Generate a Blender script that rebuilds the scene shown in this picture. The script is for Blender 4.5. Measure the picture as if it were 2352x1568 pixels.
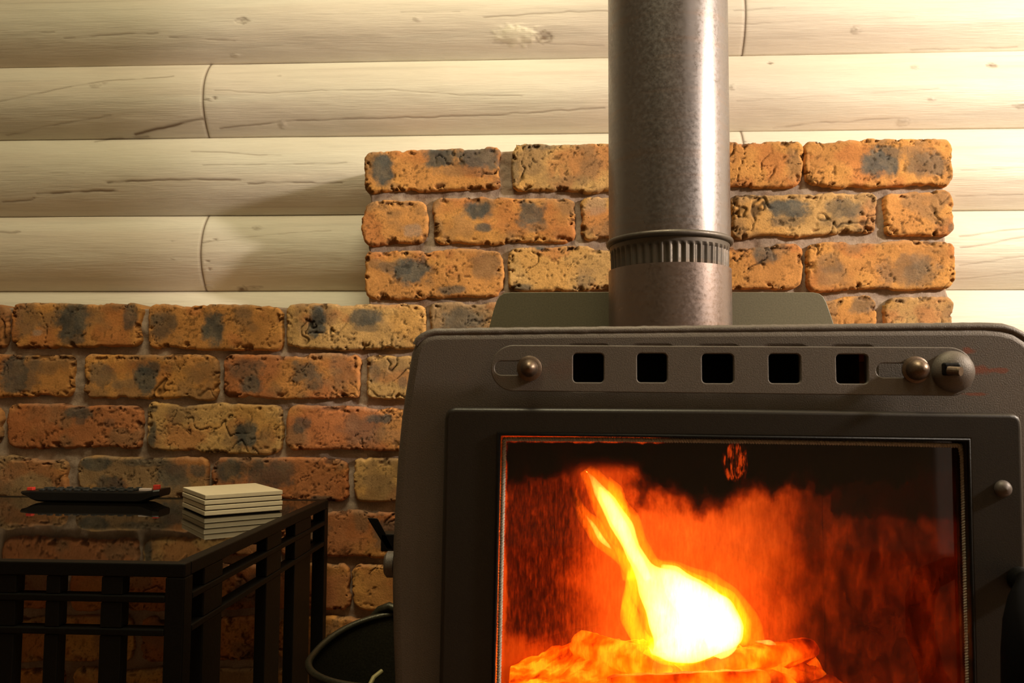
import bpy, bmesh, math, random
import numpy as np
from mathutils import Vector, Matrix

# ------------------------------------------------------------------ camera, light, exposure
for o in list(bpy.data.objects):
    bpy.data.objects.remove(o)
sc = bpy.context.scene
COL = sc.collection
FPX, CX, CY = 1880.0, 1176.0, 784.0
YAW, PIT, ROL = 0.0518265, 0.06814798, -0.00499363
ZC = 0.76                                   # eye height
def rotm():
    a = math.pi/2 + PIT
    return Matrix.Rotation(YAW, 3, 'Z') @ Matrix.Rotation(ROL, 3, 'Y') @ Matrix.Rotation(a, 3, 'X')
RM = rotm()
cam_d = bpy.data.cameras.new('camera')
cam = bpy.data.objects.new('camera', cam_d)
COL.objects.link(cam)
cam.matrix_world = Matrix.Translation((0, 0, ZC)) @ RM.to_4x4()
cam_d.sensor_width = 36.0
cam_d.lens = FPX/2352*36.0
cam_d.clip_start = 0.02
cam_d.dof.use_dof = True
cam_d.dof.focus_distance = 1.0
cam_d.dof.aperture_fstop = 18.0
sc.camera = cam
sc.view_settings.view_transform = 'Standard'
sc.view_settings.look = 'None'
sc.view_settings.gamma = 1.0
sc.view_settings.use_curve_mapping = False
sc.view_settings.exposure = 0.0

world = bpy.data.worlds.new('world'); sc.world = world
world.use_nodes = True
world.node_tree.nodes['Background'].inputs[0].default_value = (1.0, 0.8, 0.45, 1)
world.node_tree.nodes['Background'].inputs[1].default_value = 0.01

def point_light(name, loc, power, color, radius):
    l = bpy.data.lights.new(name, 'POINT'); l.energy = power; l.color = color; l.shadow_soft_size = radius
    o = bpy.data.objects.new(name, l); o.location = loc; COL.objects.link(o); return o
point_light('wall_lamp_light', (1.95, 0.36, ZC+0.90), 205, (1.0, 0.86, 0.72), 0.08)
point_light('room_lamp_light', (1.45, -0.75, 2.25), 7, (1.0, 0.86, 0.74), 0.10)
al = bpy.data.lights.new('ceiling_lamp_light', 'AREA'); al.shape = 'DISK'; al.size = 0.7; al.energy = 24; al.color = (1.0, 0.88, 0.55)
alo = bpy.data.objects.new('ceiling_lamp_light', al); alo.location = (-0.1, 0.42, 2.55); COL.objects.link(alo)

# ------------------------------------------------------------------ helpers
def at(px, py, Y):
    d = RM @ Vector((px-CX, CY-py, -FPX)); d = d*(Y/d.y); d.z += ZC
    return d
def at_x(px, py, X):
    d = RM @ Vector((px-CX, CY-py, -FPX)); d = d*(X/d.x); d.z += ZC
    return d
def at_z(px, py, Z):
    d = RM @ Vector((px-CX, CY-py, -FPX)); d = d*((Z-ZC)/d.z); d.z += ZC
    return d

def srgb(r, g, b):
    f = lambda c: ((c/255+0.055)/1.055)**2.4 if c/255 > 0.04045 else c/255/12.92
    return (f(r), f(g), f(b))

def tag(o, label=None, cat=None, group=None, kind=None):
    if label: o['label'] = label
    if cat: o['category'] = cat
    if group: o['group'] = group
    if kind: o['kind'] = kind
    return o
def empty(name, loc=(0, 0, 0)):
    o = bpy.data.objects.new(name, None); o.location = loc; o.empty_display_size = 0.05
    COL.objects.link(o); return o
def link(name, me, mat, parent=None, smooth=True):
    o = bpy.data.objects.new(name, me); COL.objects.link(o)
    if mat: me.materials.append(mat)
    if smooth:
        me.polygons.foreach_set('use_smooth', [True]*len(me.polygons))
        if len(me.polygons) < 30000: me.set_sharp_from_angle(angle=math.radians(40))
    if parent:
        o.parent = parent
        loc = Vector(); p = parent
        while p: loc += p.location; p = p.parent
        me.transform(Matrix.Translation(-loc))
    return o
def from_bm(name, bm, mat, parent=None, smooth=False):
    me = bpy.data.meshes.new(name); bmesh.ops.recalc_face_normals(bm, faces=bm.faces[:]); bm.to_mesh(me); bm.free()
    return link(name, me, mat, parent, smooth)
def add_box(bm, x0, x1, y0, y1, z0, z1, bev=0.0, seg=2):
    r = bmesh.ops.create_cube(bm, size=1.0); vs = r['verts']
    for v in vs:
        v.co = Vector(((x0+x1)/2+v.co.x*(x1-x0), (y0+y1)/2+v.co.y*(y1-y0), (z0+z1)/2+v.co.z*(z1-z0)))
    if bev > 0:
        es = list({e for v in vs for e in v.link_edges})
        bmesh.ops.bevel(bm, geom=es, offset=bev, segments=seg, affect='EDGES', profile=0.5)
def add_hexa(bm, p8, bev=0.0):
    """p8: four bottom corners then four top corners"""
    v = [bm.verts.new(p) for p in p8]
    fs = [(0, 1, 2, 3), (7, 6, 5, 4), (0, 4, 5, 1), (1, 5, 6, 2), (2, 6, 7, 3), (3, 7, 4, 0)]
    for f in fs: bm.faces.new([v[i] for i in f])
    if bev > 0:
        es = list({e for a in v for e in a.link_edges})
        bmesh.ops.bevel(bm, geom=es, offset=bev, segments=2, affect='EDGES', profile=0.5)
def add_tube(bm, pts, rad, n=10, cap=True, squash=None):
    pts = [Vector(p) for p in pts]; rings = []
    up = Vector((0, 0, 1)); prev = None
    for i, p in enumerate(pts):
        t = (pts[min(i+1, len(pts)-1)]-pts[max(i-1, 0)]).normalized()
        a = prev if prev is not None else (up if abs(t.dot(up)) < 0.9 else Vector((0, 1, 0)))
        a = (a-t*a.dot(t)).normalized(); b = t.cross(a); prev = a
        r = rad[i] if isinstance(rad, (list, tuple)) else rad
        rings.append([bm.verts.new(p+a*math.cos(k*2*math.pi/n)*r+b*math.sin(k*2*math.pi/n)*r*(squash or 1)) for k in range(n)])
    for i in range(len(rings)-1):
        for k in range(n):
            bm.faces.new((rings[i][k], rings[i][(k+1) % n], rings[i+1][(k+1) % n], rings[i+1][k]))
    if cap:
        bm.faces.new(rings[0][::-1]); bm.faces.new(rings[-1])
def add_lathe(bm, center, prof, n=48, axis='Z', closed=False):
    """prof: (r, h) pairs around axis through center"""
    rings = []
    c = Vector(center)
    for r, h in prof:
        ring = []
        for k in range(n):
            a = k*2*math.pi/n
            if axis == 'Z': p = c+Vector((r*math.cos(a), r*math.sin(a), h))
            else: p = c+Vector((r*math.cos(a), -h, r*math.sin(a)))
            ring.append(bm.verts.new(p))
        rings.append(ring)
    for i in range(len(rings)-1):
        for k in range(n):
            bm.faces.new((rings[i][k], rings[i][(k+1) % n], rings[i+1][(k+1) % n], rings[i+1][k]))
    if closed:
        bm.faces.new(rings[0][::-1]); bm.faces.new(rings[-1])
def plate(name, outlines, y, thick, bev, mat, parent=None, res=3):
    """upright plate in the XZ plane; outlines = closed lists of (x, z); first outer, others holes; front face at y"""
    cu = bpy.data.curves.new(name, 'CURVE'); cu.dimensions = '2D'; cu.fill_mode = 'BOTH'
    for ol in outlines:
        sp = cu.splines.new('POLY'); sp.points.add(len(ol)-1)
        for i, (a, b) in enumerate(ol): sp.points[i].co = (a, b, 0, 1)
        sp.use_cyclic_u = True
    cu.extrude = max(thick/2-bev, 0.0001); cu.bevel_depth = bev; cu.bevel_resolution = res
    cu.offset = -bev
    tmp = bpy.data.objects.new('tmp', cu); COL.objects.link(tmp)
    dg = bpy.context.evaluated_depsgraph_get(); dg.update()
    me = bpy.data.meshes.new_from_object(tmp.evaluated_get(dg))
    bpy.data.objects.remove(tmp); bpy.data.curves.remove(cu)
    me.materials.clear()
    me.transform(Matrix.Translation((0, y+thick/2, 0)) @ Matrix.Rotation(math.pi/2, 4, 'X'))
    me.name = name
    o = link(name, me, mat, parent, False)
    return o
def arc(cx, cz, rx, rz, a0, a1, n):
    return [(cx+rx*math.cos(math.radians(a0+(a1-a0)*i/n)), cz+rz*math.sin(math.radians(a0+(a1-a0)*i/n))) for i in range(n+1)]
def rrect(x0, x1, z0, z1, r, n=6):
    return arc(x1-r, z1-r, r, r, 0, 90, n)+arc(x0+r, z1-r, r, r, 90, 180, n)+arc(x0+r, z0+r, r, r, 180, 270, n)+arc(x1-r, z0+r, r, r, 270, 360, n)
def pxz(pts, Y):
    return [(at(x, y, Y).x, at(x, y, Y).z) for x, y in pts]

# numpy noise
def _hash(ix, iy, iz, s):
    n = (ix.astype(np.int64)*374761393+iy.astype(np.int64)*668265263+iz.astype(np.int64)*2147483647+s*974634777) & 0xffffffff
    n = ((n ^ (n >> 13))*1274126177) & 0xffffffff
    n = ((n ^ (n >> 16))*2246822519) & 0xffffffff
    return ((n ^ (n >> 15)) & 0xffff)/65535.0
def vnoise(x, y, z=0.0, s=0):
    x, y, z = np.broadcast_arrays(np.asarray(x, float), np.asarray(y, float), np.asarray(z, float))
    x0, y0, z0 = np.floor(x), np.floor(y), np.floor(z)
    fx, fy, fz = x-x0, y-y0, z-z0
    fx = fx*fx*(3-2*fx); fy = fy*fy*(3-2*fy); fz = fz*fz*(3-2*fz)
    r = 0
    for dx in (0, 1):
        for dy in (0, 1):
            for dz in (0, 1):
                w = (fx if dx else 1-fx)*(fy if dy else 1-fy)*(fz if dz else 1-fz)
                r = r+w*_hash(x0+dx, y0+dy, z0+dz, s)
    return r
def fbm(x, y, z=0.0, s=0, o=4, g=0.5):
    a, t, r = 1.0, 0.0, 0.0
    for i in range(o):
        k = 2.03**i
        r = r+a*vnoise(np.asarray(x)*k, np.asarray(y)*k, np.asarray(z)*k, s+i*17); t += a; a *= g
    return r/t
def sstep(a, b, x):
    t = np.clip((x-a)/(b-a), 0, 1); return t*t*(3-2*t)
def grid_faces(nu, nv, off=0):
    i = np.arange(nu-1)[:, None]*nv+np.arange(nv-1)[None, :]+off
    return np.stack([i, i+nv, i+nv+1, i+1], -1).reshape(-1, 4)
def np_mesh(name, V, Fq, C=None):
    me = bpy.data.meshes.new(name)
    me.vertices.add(len(V)); me.vertices.foreach_set('co', V.astype(np.float32).ravel())
    me.loops.add(Fq.size); me.loops.foreach_set('vertex_index', Fq.astype(np.int32).ravel())
    me.polygons.add(len(Fq)); me.polygons.foreach_set('loop_start', np.arange(0, Fq.size, 4, dtype=np.int32))
    me.update(calc_edges=True); me.validate()
    if C is not None:
        ca = me.color_attributes.new('tone', 'FLOAT_COLOR', 'POINT')
        ca.data.foreach_set('color', np.concatenate([C, np.ones((len(C), 1))], 1).astype(np.float32).ravel())
    return me

# ------------------------------------------------------------------ materials
class NT:
    def __init__(s, name):
        s.m = bpy.data.materials.new(name); s.m.use_nodes = True; s.t = s.m.node_tree
        s.b = s.t.nodes['Principled BSDF']; s.out = s.t.nodes['Material Output']
    def n(s, kind, **kw):
        nd = s.t.nodes.new(kind)
        for k, v in kw.items():
            if k.startswith('_'): setattr(nd, k[1:], v)
            else: nd.inputs[k.replace('__', ' ')].default_value = v
        return nd
    def l(s, a, b): s.t.links.new(a, b)
    def coords(s, scale=(1, 1, 1)):
        tc = s.n('ShaderNodeTexCoord'); mp = s.n('ShaderNodeMapping'); mp.inputs['Scale'].default_value = scale
        s.l(tc.outputs['Object'], mp.inputs['Vector']); return mp.outputs['Vector']
    def noise(s, scale, detail=4, rough=0.55, vec=None, co=(1, 1, 1)):
        nz = s.n('ShaderNodeTexNoise', Scale=scale, Detail=detail, Roughness=rough)
        s.l(vec or s.coords(co), nz.inputs['Vector']); return nz.outputs['Fac']
    def ramp(s, fac, stops):
        r = s.n('ShaderNodeValToRGB'); e = r.color_ramp.elements
        while len(e) < len(stops): e.new(0.5)
        for el, (p, c) in zip(e, stops):
            el.position = p; el.color = (*c, 1) if len(c) == 3 else c
        s.l(fac, r.inputs[0]); return r.outputs[0]
    def mixc(s, fac, a, b, blend='MIX'):
        m = s.n('ShaderNodeMix'); m.data_type = 'RGBA'; m.blend_type = blend
        for v, i in ((fac, 0), (a, 6), (b, 7)):
            if hasattr(v, 'links'): s.l(v, m.inputs[i])
            else: m.inputs[i].default_value = v if i == 0 else (*v, 1)
        return m.outputs[2]
    def math(s, op, a, b=0.0, clamp=False):
        m = s.n('ShaderNodeMath', _operation=op); m.use_clamp = clamp
        for v, i in ((a, 0), (b, 1)):
            if hasattr(v, 'links'): s.l(v, m.inputs[i])
            else: m.inputs[i].default_value = v
        return m.outputs[0]
    def bump(s, h, dist, strength=1.0):
        b = s.n('ShaderNodeBump', Strength=strength, Distance=dist); s.l(h, b.inputs['Height'])
        s.l(b.outputs[0], s.b.inputs['Normal'])
    def set(s, **kw):
        for k, v in kw.items():
            i = s.b.inputs[k.replace('__', ' ')]
            if hasattr(v, 'links'): s.l(v, i)
            else: i.default_value = (*v, 1) if isinstance(v, tuple) and len(v) == 3 else v
        return s

def metal(name, ca, cb, rough=0.5, met=0.6, grain=900, bumpd=0.0004, rust=0.0, sc_=14, streak=None):
    t = NT(name)
    c = t.mixc(t.noise(sc_, 6, 0.65), ca, cb)
    fine = t.noise(grain, 2, 0.6)
    c = t.mixc(t.ramp(fine, [(0.3, (0, 0, 0)), (0.75, (0.35, 0.35, 0.35))]), c, tuple(min(1, x*1.9) for x in cb))
    if rust:
        r = t.ramp(t.noise(11, 5, 0.6, co=(1, 1, 2.2)), [(0.62, (0, 0, 0)), (0.78, (rust,)*3)])
        c = t.mixc(r, c, srgb(128, 62, 34))
    if streak:
        tc = t.n('ShaderNodeTexCoord'); sx = t.n('ShaderNodeSeparateXYZ'); t.l(tc.outputs['Object'], sx.inputs[0])
        for px, pz, rx, rz in streak:
            a = t.math('DIVIDE', t.math('SUBTRACT', sx.outputs['X'], px), rx); b = t.math('DIVIDE', t.math('SUBTRACT', sx.outputs['Z'], pz), rz)
            d = t.math('SQRT', t.math('ADD', t.math('MULTIPLY', a, a), t.math('MULTIPLY', b, b)))
            d = t.math('ADD', d, t.math('MULTIPLY', t.math('SUBTRACT', t.noise(160, 4), .5), 1.6))
            c = t.mixc(t.ramp(d, [(0.5, (.75,)*3), (1.0, (0, 0, 0))]), c, srgb(134, 70, 44))
    t.set(Base__Color=c, Metallic=met, Roughness=rough)
    t.bump(fine, bumpd)
    return t.m

def attr_mat(name, rough, grain_scale, co, bumpd, lo=0.86, hi=1.1, spec=0.5):
    t = NT(name)
    at_ = t.n('ShaderNodeAttribute', _attribute_name='tone')
    g = t.noise(grain_scale, 6, 0.65, co=co)
    c = t.mixc(1.0, at_.outputs['Color'], t.ramp(g, [(0.25, (lo,)*3), (0.75, (hi,)*3)]), 'MULTIPLY')
    t.set(Base__Color=c, Roughness=rough)
    t.b.inputs['Specular IOR Level'].default_value = spec
    t.bump(g, bumpd)
    return t.m
M_log = attr_mat('painted_log', 0.48, 60, (0.35, 1, 6), 0.0009, 0.93, 1.04)
M_brick = attr_mat('clinker_brick', 0.85, 330, (1, 1, 1), 0.0008, 0.76, 1.18, 0.25)
M_panel = metal('stove_panel_paint', srgb(76, 70, 64), srgb(102, 93, 86), 0.5, 0.25, 1100, 0.0003, 0.3, 14, [(at(x, y, .64).x-(at(930, 1200, .64).x+at(2420, 1200, .64).x)/2, at(x, y, .64).z, a, b) for x, y, a, b in ((2258, 850, .011, .004), (2290, 850, .012, .0025), (2240, 905, .012, .0015), (2225, 805, .006, .003))])
M_side = metal('stove_body_paint', srgb(48, 43, 36), srgb(62, 55, 47), 0.6, 0.3)
M_slider = metal('slider_paint', srgb(84, 78, 71), srgb(98, 90, 83), 0.5, 0.25, 1500, 0.00025, 0.25)
M_door = metal('door_enamel', srgb(22, 18, 14), srgb(34, 29, 23), 0.40, 0.1, 1300, 0.0001)
M_bolt = metal('bolt_steel', srgb(92, 80, 71), srgb(116, 100, 86), 0.42, 0.9, 700, 0.0001)
M_shield = metal('shield_steel', srgb(98, 94, 76), srgb(106, 101, 83), 0.5, 0.15, 500, 0.0001, 0, 4)
M_black = metal('black_iron', srgb(9, 8, 7), srgb(17, 16, 14), 0.5, 0.2, 500, 0.0002)
M_black.node_tree.nodes['Principled BSDF'].inputs['Specular IOR Level'].default_value = 0.2
M_bucket = metal('bucket_iron', srgb(40, 38, 30), srgb(68, 64, 50), 0.42, 0.6, 400, 0.0003, 0, 30)

def pipe_mat(name, ca, cb, rough):
    t = NT(name)
    v = t.noise(9, 5, 0.6, co=(3, 3, 0.8)); h = t.noise(30, 5, 0.6, co=(0.3, 0.3, 4))
    c = t.mixc(v, ca, cb); c = t.mixc(t.ramp(h, [(0.5, (0, 0, 0)), (0.8, (0.35,)*3)]), c, srgb(140, 110, 88))
    f = t.noise(220, 4, 0.7)
    t.set(Base__Color=c, Metallic=0.85, Roughness=t.ramp(f, [(0.3, (rough-0.10,)*3), (0.7, (rough+0.12,)*3)]))
    t.bump(t.noise(120, 4, 0.6), 0.00008)
    return t.m
M_pipe = pipe_mat('flue_steel', srgb(116, 112, 112), srgb(134, 129, 130), 0.36)
M_pipe2 = pipe_mat('flue_collar_steel', srgb(118, 106, 104), srgb(142, 129, 124), 0.36)
M_band = pipe_mat('crimped_steel', srgb(90, 85, 80), srgb(110, 104, 98), 0.5)

def simple(name, col, rough=0.6, met=0.0, noise_amt=0.25, scale=30):
    t = NT(name)
    t.set(Base__Color=t.mixc(t.noise(scale, 4), tuple(c*(1-noise_amt) for c in col), tuple(min(1, c*(1+noise_amt)) for c in col)), Roughness=rough, Metallic=met)
    return t.m
M_rope = simple('gasket_rope', srgb(170, 162, 148), 0.8, 0, 0.75, 420)
M_stone = simple('coaster_stone', srgb(226, 214, 186), 0.75, 0, 0.07, 90)
M_cork = simple('coaster_cork', srgb(60, 44, 26), 0.9)
M_plastic = simple('remote_plastic', srgb(14, 14, 15), 0.35)
M_key = simple('remote_key_rubber', srgb(52, 54, 54), 0.6)
M_red = simple('remote_red_key', srgb(205, 60, 45), 0.5)
M_white = simple('remote_white_key', srgb(225, 210, 205), 0.5)
M_rod = simple('pale_rod', srgb(150, 140, 95), 0.5, 0.2)
M_glasstop = NT('smoked_glass').set(Base__Color=(0.006, 0.005, 0.004), Roughness=0.03).m
M_glasstop.node_tree.nodes['Principled BSDF'].inputs['IOR'].default_value = 1.75
M_plaster = simple('room_plaster', srgb(128, 112, 84), 0.8)
M_floor = simple('floor_boards', srgb(96, 66, 42), 0.5)
M_ceil = simple('ceiling_boards', srgb(150, 138, 108), 0.7)
M_fbrick = simple('firebrick', srgb(158, 118, 82), 0.9, 0, 0.3, 22)

# ------------------------------------------------------------------ log wall
def log_wall():
    CREST, JOINT = 1.44, 1.472
    zs = [at(600, y, JOINT).z for y in (146, 315, 494.5, 668.5)]
    step = (zs[0]-zs[3])/3
    seams = []                                    # top to bottom
    up = zs[0]
    tops = []
    while up < 2.5:
        up += step; tops.append(up)
    seams = tops[::-1]+zs
    z = zs[3]
    while z > 0:
        z -= step; seams.append(max(z, 0.0))
    # checks: (pixel polyline, width m, strength)
    cracks = [
        ([(0, 238), (60, 226), (150, 207), (230, 190), (400, 176)], .0012, .55),
        ([(0, 305), (80, 292), (160, 280), (260, 266)], .0012, .4),
        ([(300, 302), (380, 287), (470, 271)], .0022, .95),
        ([(205, 319), (235, 311), (330, 306)], .002, .5),
        ([(472, 232), (497, 230)], .0012, .6),
        ([(495, 212), (640, 217), (760, 211), (900, 210), (1060, 222), (1200, 224)], .001, .45),
        ([(500, 290), (640, 277), (800, 271), (1000, 268), (1150, 262), (1390, 250)], .0013, .6),
        ([(60, 78), (130, 77)], .001, .5), ([(150, 90), (260, 82), (370, 80)], .0014, .5), ([(390, 88), (540, 94)], .0012, .5),
        ([(920, 33), (1060, 33)], .001, .4), ([(1110, 46), (1190, 40), (1300, 33), (1400, 30)], .0013, .55), ([(1130, 98), (1240, 96), (1390, 100)], .001, .3),
        ([(85, 445), (180, 441), (270, 439)], .0018, .8), ([(0, 463), (70, 458), (80, 452)], .0014, .6),
        ([(250, 422), (330, 418), (430, 416), (560, 416)], .0018, .8), ([(570, 424), (660, 421), (790, 422)], .0014, .7),
        ([(440, 348), (510, 350), (600, 357), (650, 356)], .0012, .5), ([(470, 383), (620, 380), (800, 377)], .001, .45),
        ([(0, 396), (60, 399), (200, 400)], .0009, .3),
        ([(465, 560), (495, 555)], .0012, .6), ([(500, 556), (620, 540), (760, 530)], .001, .35), ([(560, 590), (700, 580)], .0009, .3),
        ([(0, 534), (40, 536)], .0022, .5),
        ([(1680, 32), (1720, 28), (1800, 24)], .001, .4), ([(1670, 60), (1900, 52), (2100, 46)], .0009, .3), ([(2100, 105), (2352, 98)], .001, .35),
        ([(1780, 285), (1900, 276), (2080, 268), (2100, 280)], .0012, .45), ([(1690, 235), (1900, 225), (2150, 208)], .0009, .3),
        ([(2200, 395), (2352, 388)], .001, .3), ([(2195, 449), (2352, 446)], .001, .4), ([(2200, 545), (2260, 536), (2352, 526)], .0013, .6),
        ([(2200, 571), (2280, 560), (2352, 545)], .0013, .6), ([(2200, 610), (2352, 590)], .001, .4), ([(2200, 640), (2352, 625)], .001, .35),
        ([(1700, 345), (1714, 322)], .0015, .6),
    ]
    knots = [(560, 53, 16, 9, .8), (1250, 85, 24, 13, .9), (1190, 82, 60, 22, -.5), (497, 230, 6, 4, 1), (487, 232, 10, 5, .3), (225, 200, 14, 9, .4), (245, 193, 6, 5, .5),
             (645, 282, 8, 11, .4), (642, 174, 4, 4, .5), (497, 553, 5, 4, 1), (402, 555, 4, 4, .5), (480, 602, 4, 4, .9), (483, 619, 4, 4, .8), (40, 533, 10, 4, .8), (402, 596, 4, 4, .5),
             (590, 523, 12, 6, .5), (1770, 143, 6, 5, 1), (1965, 70, 14, 9, .5), (2275, 152, 14, 8, .9), (2100, 156, 10, 8, .4), (2135, 231, 9, 5, .5), (2345, 243, 22, 7, .5),
             (2080, 275, 16, 10, .4), (1680, 205, 8, 8, .5), (545, 660, 14, 7, .9), (575, 657, 22, 5, .6), (470, 655, 12, 5, .4), (960, 50, 10, 8, .3), (535, 122, 14, 6, .3)]
    to = lambda p: (at(p[0], p[1], 1.45).x, at(p[0], p[1], 1.45).z)
    cr = [([to(p) for p in c], w, s) for c, w, s in cracks]
    kn = []
    for x, y, rx, ry, s in knots:
        a = to((x, y)); kn.append((a[0], a[1], rx*.00077, ry*.00077, s))
    joints = {}                                  # by log index (seam above)
    i0 = len(tops)
    jx = lambda x, y: at(x, y, 1.442).x
    joints[i0] = [jx(1712, 60)]; joints[i0+1] = [jx(466, 240)]; joints[i0+2] = [jx(1710, 310)]; joints[i0+3] = [jx(461, 580)]
    Vs, Fs, Cs, off = [], [], [], 0
    seams_all = [2.75]+seams
    for k in range(len(seams_all)-1):
        zt, zb = seams_all[k], seams_all[k+1]
        if zt-zb < 0.02: continue
        if k == 0: zt = zb+step
        vis = i0 <= k <= i0+4
        cuts = [-2.6]+sorted(joints.get(k, []))+[2.6]
        for a, b in zip(cuts[:-1], cuts[1:]):
            nz = 104 if vis else 14
            if vis:
                lo, hi = max(a, -1.15), min(b, 0.95)
                xs = np.linspace(lo, hi, max(2, int((hi-lo)/.0038)))
                if a < lo: xs = np.concatenate([[a], xs])
                if b > hi: xs = np.concatenate([xs, [b]])
            else: xs = np.linspace(a, b, 40)
            if a > -2.6: xs = np.concatenate([[a+.0001, a+.0006], xs[1:]])
            if b < 2.6: xs = np.concatenate([xs[:-1], [b-.0006, b-.0001]])
            half = 38*math.pi/180
            ph = np.linspace(half, -half, nz)
            chord = zt-zb; R = chord/2/math.sin(half)
            X, PH = np.meshgrid(xs, ph, indexing='ij')
            wob = (fbm(X*2.2+k*9, X*0+k, 0, 5, 2)-.5)
            Z = (zt+zb)/2+R*np.sin(PH)
            sag = R*(1-math.cos(half))
            D = R*(1-np.cos(PH))*(JOINT-CREST)/sag
            Y = CREST+D+wob*.004+(fbm(X*9+k*7, Z*30, 0, 8, 3)-.5)*.0022
            if a > -2.6: Y[0, :] += .0012
            if b < 2.6: Y[-1, :] += .0012
            Y[:, 0] += .004; Y[:, -1] += .004
            # colour
            n1 = fbm(X*1.6+k*3.3, Z*26+k, 0, 31, 4); n2 = fbm(X*5, Z*110, k*2.0, 37, 3); n3 = fbm(X*3+7, Z*8, k, 41, 3)
            base = np.array(srgb(233, 227, 212)); alt = np.array(srgb(226, 214, 198)); grn = np.array(srgb(214, 213, 194))
            w1 = sstep(.35, .7, n1)[..., None]; w2 = sstep(.45, .75, n3)[..., None]
            C = base*(1-w1*.7)+alt*w1*.7; C = C*(1-w2*.35)+grn*w2*.35
            C = C*(1-.10*sstep(.55, .8, n2)[..., None])
            dark = np.zeros_like(X)
            if vis:
                jit = (fbm(X*40, Z*12, 0, 51, 3)-.5)*.004
                for pl, w, s in cr:
                    for (ax, az), (bx, bz) in zip(pl[:-1], pl[1:]):
                        if az < zb-.02 or az > zt+.02: continue
                        m = (X > ax-.004) & (X < bx+.004)
                        if not m.any(): continue
                        t = np.clip((X-ax)/(bx-ax), 0, 1)
                        taper = 1.0
                        d = np.abs(Z+jit-(az+(bz-az)*t))+np.where((X < ax) | (X > bx), .002, 0)
                        brk = .45+.55*sstep(.3, .5, vnoise(X*35, Z*5, 0, 61))
                        dark = np.maximum(dark, np.where(m, s*brk*np.exp(-(d/w)**2), 0))
                for xx, zz, rx, ry, s in kn:
                    r = np.sqrt(((X-xx)/rx)**2+((Z-zz)/ry)**2)+(fbm(X*160, Z*160, 0, 71, 2)-.5)*.8
                    if s < 0:
                        b_ = sstep(1.1, .7, r)[..., None]*.5
                        C = C*(1-b_)+np.array(srgb(246, 240, 214))*b_
                        Y = Y-sstep(1.2, .2, r)*.003
                    else:
                        ring = (np.exp(-((r-.8)/.16)**2)*.55+np.exp(-(r/.42)**2)*.9)*s
                        dark = np.maximum(dark, ring)
                        Y = Y+sstep(1.0, .3, r)*.0012*(1 if s > .6 else -1)
                # fine hairlines
                h = fbm(X*1.1, Z*190, k*1.7, 81, 2); dark = np.maximum(dark, .20*sstep(.80, .9, h))
            if a > -2.6: dark[0, :] = .9; dark[1, :] = .7; Y[0, :] -= .0012
            if b < 2.6: dark[-1, :] = .9; dark[-2, :] = .7; Y[-1, :] -= .0012
            dk = np.array(srgb(112, 86, 62))
            C = C*(1-dark[..., None])+dk*dark[..., None]
            Y = Y+dark*.0012
            V = np.stack([X, Y, Z], -1).reshape(-1, 3)
            Vs.append(V); Cs.append(C.reshape(-1, 3)); Fs.append(grid_faces(len(xs), nz, off)); off += len(V)
    # backing behind the seams
    me = np_mesh('wall_back', np.concatenate(Vs), np.concatenate(Fs), np.concatenate(Cs))
    o = link('wall_back', me, M_log); o['kind'] = 'structure'
    bm = bmesh.new(); add_box(bm, -2.6, 2.6, 1.4795, 1.56, 0, 2.6)
    o = from_bm('trim_1', bm, M_black, None); o['kind'] = 'structure'
log_wall()

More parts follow.
